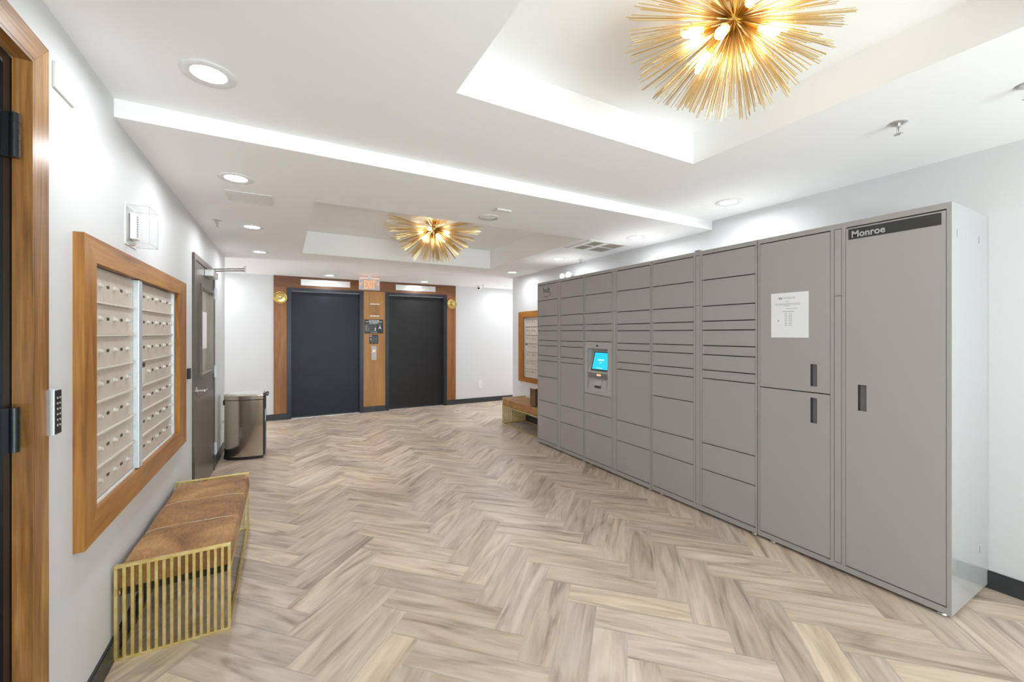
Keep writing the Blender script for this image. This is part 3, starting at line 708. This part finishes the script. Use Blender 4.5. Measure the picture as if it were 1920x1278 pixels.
def locker_unit(y1, ca_, cb3, label, right_side=False):
    """y1 = far edge; unit runs toward the camera"""
    y0 = y1-.937
    u = thing('parcel_locker', label, 'parcel locker', (XL, (y0+y1)/2, 0), 'grey parcel locker units in a row')
    g = .0015
    mb = MB().box(XL+.018, XB, y1-g-.016, y1-g, ZL0, ZL1).box(XL+.018, XB, y0+g, y0+g+.016, ZL0, ZL1)
    mb.box(XL+.018, XB, y0+g+.016, y1-g-.016, ZL1-.02, ZL1).box(XL+.018, XB, y0+g+.016, y1-g-.016, ZL0, ZL0+.02).box(XB-.01, XB, y0+g+.016, y1-g-.016, ZL0+.02, ZL1-.02)
    mb.build('cabinet', 'locker_frame', u)
    MB().box(XL+.100, XL+.13, y0+.02, y1-.02, ZL0+.021, ZL1-.021).build('seam_shade_panel', 'seam_shade', u)  # black panel behind the doors puts the shade into the gaps
    # face frame
    ft, fb = 2.0135, .0565 if ca_ != 'c7' else .0515
    edges = [(y1-g, y1-.0145), (y1-.431, y1-.449), (y1-.4885, y1-.5065), (y1-.923, y0+g)]
    mb = MB()
    for a, b_ in edges: mb.box(XL, XL+.019, a, b_, ZL0, ZL1)
    for (a, b_) in ((edges[0][1], edges[1][0]), (edges[1][1], edges[2][0]), (edges[2][1], edges[3][0])):
        mb.box(XL, XL+.019, a, b_, ft, ZL1).box(XL, XL+.019, a, b_, ZL0, fb)
    mb.build('face_frame', 'locker_frame', u)
    # centre filler strip, in two lengths
    for a, b_ in ((2.011, 1.6225), (1.6195, fb+.003)):
        st = MB().box(XL+.001, XL+.018, y1-.4515, y1-.486, b_, a, .0006).build('filler_strip', 'locker_grey', u)
    MB().box(XL, XL+.001, y1-.460, y1-.478, 1.90, 1.96).build('lock_plate', 'locker_frame', st)
    doors = []
    for col, ya_, yb_ in ((ca_, y1-.0165, y1-.429), (cb3, y1-.5085, y1-.921)):
        zs = zz[col]; dl = []
        for k, (zt, zb) in enumerate(zip(zs, zs[1:])):
            if col == 'c3' and k == 5: dl.append((ya_, yb_, zt, zb)); continue
            nm = 'door'
            pr = PULLS.get((col, k))
            if pr:
                d_ = grid(MB(), 0, ((XL+.0005, XL+.018), (yb_, ya_), (zb+.0033, zt-.0033)), [((pr[1], pr[0]), (pr[2], pr[3]))]).build(nm, 'locker_grey', u)
                MB().box(XL+.0172, XL+.0185, pr[1]-.004, pr[0]+.004, pr[2]-.004, pr[3]+.004).build('pull_recess', 'recess_grey', d_)
                MB().box(XL+.004, XL+.017, pr[0]-.006, pr[0]-.0005, pr[2]+.001, pr[3]-.001).build('pull_lip', 'sign_charcoal', d_)
                dl.append(d_)
            else: dl.append(MB().box(XL+.0005, XL+.018, ya_, yb_, zb+.0033, zt-.0033, .0012).build(nm, 'locker_grey', u))
        doors.append(dl)
    for y in (y1-.085, y0+.04):
        for x in (XL+.04, XB-.06):
            MB().cyl((x, y, 0), (x, y, .007), .022, .019, seg=18).cyl((x, y, .007), (x, y, ZL0), .007, seg=10).build('foot', 'steel', u, 40)
    if right_side:
        sp = MB().box(XL, XB, y0-.0045, y0+g, ZL0, ZL1).build('side_panel', 'locker_side', u, label='glossy white end panel')
        for x, z in ((2.918, 1.897), (3.247, 1.90), (3.261, .243), (2.925, .251)):
            MB().box(x-.002, x+.002, y0-.0052, y0-.0045, z-.018, z+.018).cyl((x, y0-.0045, z-.014), (x, y0-.0054, z-.014), .004, seg=8).build('keyhole_slot', 'recess_grey', sp)
    return u, doors
LX = (0, -1, 0)
uA, dA = locker_unit(4.480, 'c1', 'c2', 'far end locker unit with hub lettering, beside the far right bench')
uB, dB = locker_unit(3.541, 'c3', 'c4', 'locker unit with the glowing touchscreen kiosk')
uC, dC = locker_unit(2.602, 'c5', 'c6', 'locker unit of small doors between the kiosk unit and the tall-door unit')
uD, dD = locker_unit(1.663, 'c7', 'c8', 'near end locker unit with tall doors, paper notice and Monroe strip', True)
# hub lettering and smile
hub = dA[0][0]
text('hub', .104, (XL-.0008, 4.350, 1.908), LX, UP, 'letter_dark', hub, depth=.0005, sx=.98)
mb = MB(); pts_t, pts_b = [], []
for i in range(17):
    q = -1+2*i/16; y = 4.278-.088*q
    pts_t.append((XL-.0005, y, 1.858+.030*q*q)); pts_b.append((XL-.0005, y, 1.858+.030*q*q-.0085*(1-.75*abs(q))))
for i in range(16): mb.poly([pts_t[i], pts_t[i+1], pts_b[i+1], pts_b[i]])
mb.prism([(XL-.0005, 4.215, 1.899), (XL-.0005, 4.178, 1.903), (XL-.0005, 4.188, 1.868), (XL-.0005, 4.195, 1.869), (XL-.0005, 4.188, 1.896), (XL-.0005, 4.214, 1.893)], (-.0004, 0, 0))
mb.build('smile_logo', 'letter_dark', hub)
# Monroe strip
big = dD[1][0]
MB().box(XL-.0006, XL+.0004, 1.142, .758, 1.939, 1.999).build('name_strip', 'sign_charcoal', big)
text('Monroe', .052, (XL-.0012, 1.128, 1.950), LX, UP, 'letter_grey', big, bold=.0011, depth=.0004, sx=.90)
# paper notice on the upper tall door: a thing of its own
pn = thing('paper_notice', 'white printed paper notice taped to the upper tall locker door', 'notice', (XL, 1.46, 1.374))
MB().box(XL-.0012, XL-.0001, 1.573, 1.348, 1.374, 1.664).build('sheet', 'paper', pn)
text('MONROE', .016, (XL-.0018, 1.495, 1.624), LX, UP, 'print_grey', pn, depth=.0002)
mb = MB().box(XL-.0016, XL-.0012, 1.525, 1.503, 1.622, 1.636)
for k, (a, b_) in enumerate([(1.485, 1.455), (1.545, 1.395), (1.545, 1.395), (1.49, 1.45), (1.48, 1.41)]): mb.box(XL-.0016, XL-.0012, a, b_, 1.606-[0, .014, .021, .028, .046][k], 1.6085-[0, .014, .021, .028, .046][k])
mb.box(XL-.0016, XL-.0012, 1.50, 1.43, 1.540, 1.544)
for k in range(8):
    z = 1.527-k*.0108; mb.box(XL-.0016, XL-.0012, 1.488, 1.472, z, z+.0036).box(XL-.0016, XL-.0012, 1.464, 1.444, z, z+.0036)
mb.box(XL-.0016, XL-.0012, 1.531, 1.524, 1.478, 1.488)
mb.build('printed_lines', 'print_grey', pn)
# kiosk in the second unit
ya_, yb_, zt, zb = dB[0][5]
kb = MB()
hy0, hy1, hz0, hz1 = 3.482, 3.168, .800, 1.242
grid(kb, 0, ((XL+.0005, XL+.018), (min(ya_, yb_), max(ya_, yb_)), (zb+.0033, zt-.0033)), [((hy1, hy0), (hz0, hz1))])
ko = kb.build('kiosk', 'kiosk_grey', uB, label='recessed touchscreen kiosk panel')
mb = MB()
mb.poly([(XL, hy0, hz0), (XL, hy0, hz1), (XL+.09, hy0, hz1), (XL+.09, hy0, hz0)])
mb.poly([(XL, hy1, hz0), (XL, hy1, hz1), (XL+.09, hy1, hz1), (XL+.09, hy1, hz0)])
mb.poly([(XL, hy0, hz1), (XL, hy1, hz1), (XL+.09, hy1, hz1), (XL+.09, hy0, hz1)])
# sloping screen deck, dark ledge slot, sloping reader deck
mb.poly([(XL+.072, hy0, hz1), (XL+.072, hy1, hz1), (XL+.004, hy1, .988), (XL+.004, hy0, .988)])
mb.poly([(XL+.045, hy0, .945), (XL+.045, hy1, .945), (XL+.002, hy1, hz0), (XL+.002, hy0, hz0)])
mb.build('recess', 'kiosk_grey', ko)
MB().box(XL+.004, XL+.05, hy1, hy0, .945, .988).build('scanner_slot', 'recess_grey', ko)
MB().box(XL+.002, XL+.0045, 3.335, 3.275, .961, .976).build('scanner_light', 'red_led', ko)
MB().cyl((XL-.001, 3.326, 1.272), (XL+.002, 3.326, 1.272), .012, seg=16).build('camera_eye', 'sign_black', ko)
def deck(y, z, off=0): # point on the sloping screen deck
    k = (z-.988)/(hz1-.988); return (XL+.004+.068*k-off, y, z)
sc_ = MB().prism([deck(3.430, 1.012, .001), deck(3.175, 1.012, .001), deck(3.175, 1.205, .001), deck(3.430, 1.205, .001)], (-.006, 0, 0)).build('screen', 'sign_black', ko)
MB().prism([deck(3.415, 1.028, .0072), deck(3.182, 1.028, .0072), deck(3.182, 1.198, .0072), deck(3.415, 1.198, .0072)], (-.0008, 0, 0)).build('display', 'screen_cyan', sc_, label='glowing cyan display')
t_ = text('amazon', .030, (0, 0, 0), (0, -1, 0), (.255, 0, .967), 'screen_white', sc_, align='CENTER', depth=.0003)
t_.location = Vector(deck(3.300, 1.118, .0088))
text('hub', .018, (0, 0, 0), (0, -1, 0), (.255, 0, .967), 'screen_white', sc_, align='CENTER', depth=.0003).location = Vector(deck(3.300, 1.092, .0088))
MB().prism([deck(3.35, 1.040, .0082), deck(3.25, 1.040, .0082), deck(3.25, 1.0425, .0082), deck(3.35, 1.0425, .0082)], (-.0006, 0, 0)).build('caption_line', 'screen_white', sc_)
def deck2(y, z, off=0):
    k = (z-hz0)/(.945-hz0); return (XL+.002+.043*k-off, y, z)
MB().prism([deck2(3.375, .858), deck2(3.285, .858), deck2(3.285, .915), deck2(3.375, .915)], (-.012, 0, 0)).build('card_reader', 'letter_grey', ko)
MB().prism([deck2(3.375, .832), deck2(3.285, .832), deck2(3.285, .856), deck2(3.375, .856)], (-.010, 0, 0)).build('reader_slot', 'sign_charcoal', ko)
MB().prism([deck2(3.262, .845), deck2(3.205, .845), deck2(3.205, .915), deck2(3.262, .915)], (-.003, 0, 0)).build('instruction_plate', 'letter_grey', ko)
# little things on top of the lockers
cl_ = thing('cable_clip', 'small dark cable clip standing on top of the lockers', 'cable clip', (2.93, 2.19, ZL1))
MB().cyl((2.93, 2.19, ZL1), (2.93, 2.19, ZL1+.02), .004, seg=8).box(2.915, 2.95, 2.165, 2.215, ZL1+.02, ZL1+.028, .002).build('clip', 'recess_grey', cl_)
tag(MB().box(2.90, 2.92, 2.305, 2.325, ZL1, ZL1+.013, .002).build('orange_cap', 'leather_brown'), 'tiny reddish brown cap on top of the lockers', 'cap')
# emergency light above the lockers
em = thing('emergency_light', 'white twin-head emergency light on the right wall above the lockers', 'emergency light', (XW1, 4.5, 2.1))
MB().box(XW1, XW1-.055, 4.40, 4.62, 2.07, 2.155, .006).build('housing', 'white_plastic', em)
for y in (4.44, 4.58): MB().lathe([(0, 0), (.03, .005), (.042, .05), (.04, .055), (0, .05)], (XW1-.055, y, 2.185), (-.9, -.2, -.1), 18).cyl((XW1-.03, y, 2.15), (XW1-.055, y, 2.18), .010).build('lamp_head', 'white_plastic', em, 50)

# ================================================================== ceiling fittings
def downlight(x, y, z, label, on=True):
    d = thing('downlight', label, 'ceiling light', (x, y, z), 'round ceiling downlights')
    MB().lathe([(.060, -.004), (.092, -.0005), (.094, -.004), (.090, -.007), (.062, -.006)], (x, y, z), (0, 0, 1), 40).build('trim_ring', 'white_plastic', d, 50)
    MB().lathe([(0, -.0015), (.062, -.0015), (.062, -.003), (0, -.003)], (x, y, z), (0, 0, 1), 32).build('lens', 'lamp_lens', d, 50)
    l = area('downlight_glow', (x, y, z-.009), (0, 0, 0), DOWN_W, .12, None, (.90, .96, 1.0), math.radians(172), "DISK")
    l.parent = d; l.location = (0, 0, -.009)
downlight(-.262, 1.99, Z1, 'round downlight in the upper ceiling nearest the pine-cased door')
downlight(3.012, 1.985, Z1, 'round downlight in the upper ceiling above the lockers')
downlight(-.26, 2.985, Z2, 'round downlight beside the white ceiling panel above the mailboxes')
downlight(-.255, 4.28, Z2, 'round downlight along the left wall above the glazed door')
downlight(-.255, 5.55, Z2, 'round downlight on the left side above the steel bin')
downlight(3.005, 2.945, Z2, 'round downlight above lockers, near side of the dark ceiling grille')
downlight(3.005, 4.245, Z2, 'round downlight above lockers, far side of the dark ceiling grille')
downlight(3.05, 5.52, Z2, 'round downlight at the far right wall corner')
downlight(.632, 7.25, Z2, 'round downlight in front of the left elevator')
downlight(2.21, 7.30, Z2, 'round downlight in front of the right elevator')
downlight(3.90, 7.22, Z2, 'round downlight in the corridor right of the corner, half hidden')
downlight(-.95, 7.25, Z2, 'unseen round downlight added in the corridor left of the elevators')  # out of view, added to light the far left wall
# out of the picture, behind the camera
downlight(.1, -.6, Z1, 'round downlight beside the tray, left behind the view')
downlight(2.7, -.6, Z1, 'round downlight beside the tray, right behind the view')
downlight(.3, -1.3, Z1, 'round downlight near the window, left side')
downlight(2.5, -1.3, Z1, 'round downlight near the window, right side')

def sprinkler(x, y, z, label, big=False):
    s = thing('sprinkler', label, 'sprinkler', (x, y, z), 'fire sprinklers')
    MB().lathe([(.0, -.001), (.034, -.001), (.036, -.003), (.030, -.007), (.018, -.009), (0, -.009)], (x, y, z), (0, 0, 1), 24).build('escutcheon', 'satin_plate', s, 40)
    MB().cyl((x, y, z-.009), (x, y, z-.022), .009, seg=10).tube([(x-.010, y, z-.020), (x-.013, y, z-.035), (x-.006, y, z-.050), (x, y, z-.053)], .0022, 6).tube([(x+.010, y, z-.020), (x+.013, y, z-.035), (x+.006, y, z-.050), (x, y, z-.053)], .0022, 6).build('yoke', 'steel', s)
    MB().cyl((x, y, z-.022), (x, y, z-.050), .0022, seg=8).build('glass_bulb', 'recess_grey', s)
    mb = MB().cyl((x, y, z-.053), (x, y, z-.055), .008, seg=12)
    for k in range(12):
        a = 2*PI*k/12; mb.cyl((x+.006*math.cos(a), y+.006*math.sin(a), z-.054), (x+.017*math.cos(a), y+.017*math.sin(a), z-.056), .0018, seg=5)
    mb.build('deflector', 'steel', s)
sprinkler(2.60, .842, Z1, 'sprinkler head in the near ceiling above the tall-door lockers')
sprinkler(2.665, .455, Z1, 'sprinkler part at the right edge of the picture, near ceiling')
sprinkler(-.495, 4.18, Z2, 'sprinkler head near the left wall between two downlights')
sprinkler(3.283, 4.148, Z2, 'sprinkler head near the right wall above the emergency light')
sprinkler(3.359, 7.247, Z2, 'sprinkler head near the far camera')
for x, y, lb in ((.083, 7.218, 'flat white sprinkler cap in the ceiling before the left elevator'), (1.75, 7.36, 'flat white sprinkler cap in the ceiling right of the EXIT sign')):
    tag(MB().lathe([(0, -.001), (.042, -.001), (.040, -.008), (0, -.010)], (x, y, Z2), (0, 0, 1), 24).build('ceiling_disc', 'white_plastic', None, 40), lb, 'sprinkler cap', 'flat sprinkler caps')
sp = thing('ceiling_speaker', 'round white speaker ring in the ceiling beside the far chandelier', 'speaker', (1.444, 3.0, Z2))
MB().lathe([(.062, -.002), (.084, -.001), (.086, -.006), (.076, -.012), (.062, -.010)], (1.444, 3.0, Z2), (0, 0, 1), 36).build('ring', 'off_white_metal', sp, 50)
MB().lathe([(0, -.001), (.062, -.001), (.062, -.005), (0, -.008)], (1.444, 3.0, Z2), (0, 0, 1), 36).build('grille', 'white_plastic', sp, 50)
tag(MB().box(1.39, 1.51, 2.745, 2.80, Z2-.014, Z2-.001, .003).build('ceiling_sensor', 'off_white_metal'), 'small flat white sensor in the ceiling near the speaker ring', 'sensor')
tag(MB().box(2.02, 2.30, 6.20, 6.225, Z2-.006, Z2-.001, .001).build('slot_diffuser', 'white_plastic'), 'thin white slot diffuser in the ceiling before the right elevator', 'air diffuser')
ap = thing('access_panel', 'flat white access panel in the ceiling above the mailboxes', 'ceiling panel', (-.21, 3.38, Z2))
mb = MB(); grid(mb, 2, ((-.345, -.075), (3.25, 3.49), (Z2-.006, Z2-.001)), [((-.325, -.095), (3.27, 3.47))]); mb.build('panel_frame', 'off_white_metal', ap)
MB().box(-.3235, -.0965, 3.2715, 3.4685, Z2-.005, Z2-.001).build('panel', 'off_white_metal', ap)
vg = thing('return_air_grille', 'white ceiling air grille with four dark louvred openings above the lockers', 'air grille', (2.95, 3.43, Z2))
mb = MB(); gx0, gx1, gy0_, gy1_ = 2.66, 3.21, 3.22, 3.66
hs = []
for a, b_ in ((2.755, 2.895), (2.960, 3.165)):
    for c, d in ((3.255, 3.425), (3.445, 3.625)): hs.append(((a, b_), (c, d)))
grid(mb, 2, ((gx0, gx1), (gy0_, gy1_), (Z2-.008, Z2-.001)), hs); mb.build('grille_frame', 'white_plastic', vg)
for k, ((a, b_), (c, d)) in enumerate(hs):
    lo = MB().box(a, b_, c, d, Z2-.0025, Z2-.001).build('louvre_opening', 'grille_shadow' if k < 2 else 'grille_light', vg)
    n_ = int((b_-a)/.018); mb = MB()
    for i in range(n_): x = a+(i+.5)*(b_-a)/n_; mb.prism([(x-.006, c, Z2-.0028), (x-.004, c, Z2-.0028), (x+.004, c, Z2-.0075), (x+.002, c, Z2-.0075)], (0, d-c, 0))
    mb.build('louvres', 'grille_light', lo)
MB().box(2.675, 2.682, 3.235, 3.645, Z2-.010, Z2-.008).build('hinge_line', 'grille_light', vg)
cc = thing('security_camera', 'small white dome security camera in the ceiling at the far right', 'security camera', (3.36, 7.45, Z2))
MB().cyl((3.36, 7.45, Z2-.001), (3.36, 7.45, Z2-.02), .045, .04, seg=24).build('mount', 'white_plastic', cc, 40)
MB().ball((3.36, 7.45, Z2-.042), .034, 2).build('housing', 'white_plastic', cc, 60)
MB().cyl((3.345, 7.42, Z2-.048), (3.335, 7.405, Z2-.052), .019, seg=16).build('lens', 'sign_black', cc)

# ================================================================== chandeliers
def chandelier_parts(c, label, shape, rr=0.0015):
    cx, cy, cz = c
    ch = thing('sunburst_chandelier', label, 'chandelier', (cx, cy, ZT), 'gold sunburst chandeliers')
    MB().lathe([(0, 0), (.075, 0), (.075, -.012), (.02, -.022), (.012, -.03), (.012, -(ZT-cz)+.02), (0, -(ZT-cz)+.02)], (cx, cy, ZT), (0, 0, 1), 28).build('canopy', 'hub_gold', ch, 50)
    MB().ball((cx, cy, cz), .036, 3).build('hub', 'hub_gold', ch, 60)
    for k in range(8):
        az = 2*PI*k/8+.2; el = math.radians(-14 if k % 2 else -42)
        d = Vector((math.cos(az)*math.cos(el), math.sin(az)*math.cos(el), math.sin(el))); H = Vector(c)
        ar = MB().cyl(H+d*.03, H+d*.075, .009, seg=10).cyl(H+d*.06, H+d*.115, .0155, .018, seg=16).build('lamp_holder', 'hub_gold', ch, 50)
        MB().lathe([(.009, .112), (.013, .122), (.0175, .140), (.018, .155), (.014, .172), (.006, .184), (0, .187)], H, d, 14).build('bulb', 'bulb_glow', ar, 60)
    rng = random.Random(11); rods = []
    n = 74
    for i in range(n):
        # cluster directions over the lower half plus a ring just above the horizontal
        u = (i+.5)/n; sz = .17-1.16*u; az = i*2.399963
        el0 = math.asin(max(-1, min(1, sz)))
        deg = math.degrees(el0); pr = shape[0]
        for (e0, l0), (e1, l1) in zip(shape, shape[1:]):
            if e0 >= deg >= e1: pr = (0, l0+(l1-l0)*(e0-deg)/(e0-e1))
        L0 = pr[1]*rng.uniform(.93, 1.04)
        for k in range(7):
            el = el0+rng.uniform(-.085, .085); a = az+rng.uniform(-.12, .12)/max(.22, math.cos(el0))
            if L0*math.sin(el) > .068: el = math.asin(.068/L0)
            d = Vector((math.cos(a)*math.cos(el), math.sin(a)*math.cos(el), math.sin(el)))
            rods.append((d, L0*rng.uniform(.96, 1.03)))
    rods.sort(key=lambda r: r[0].z)
    rest = MB()
    for q, (d, L) in enumerate(rods):
        H = Vector(c)
        if q % 5 == 0 and q//5 < 100: MB().cyl(H+d*.034, H+d*L, rr, seg=5).build('rod', 'rod_gold', ch)
        else: rest.cyl(H+d*.034, H+d*L, rr, seg=5)
    r = rest.build('rods', 'rod_gold', ch); r['kind'] = 'stuff'
    return ch
chandelier_parts((1.385, .89, 2.505), 'sunburst chandelier with gold rods in the near ceiling tray',
                 [(90, .37), (10, .37), (-10, .355), (-45, .31), (-70, .325), (-90, .345)])
chandelier_parts((1.40, 4.29, 2.525), 'sunburst chandelier with gold rods in the far ceiling tray before the elevators',
                 [(90, .555), (10, .555), (0, .52), (-12, .44), (-45, .39), (-90, .345)], 0.0022)
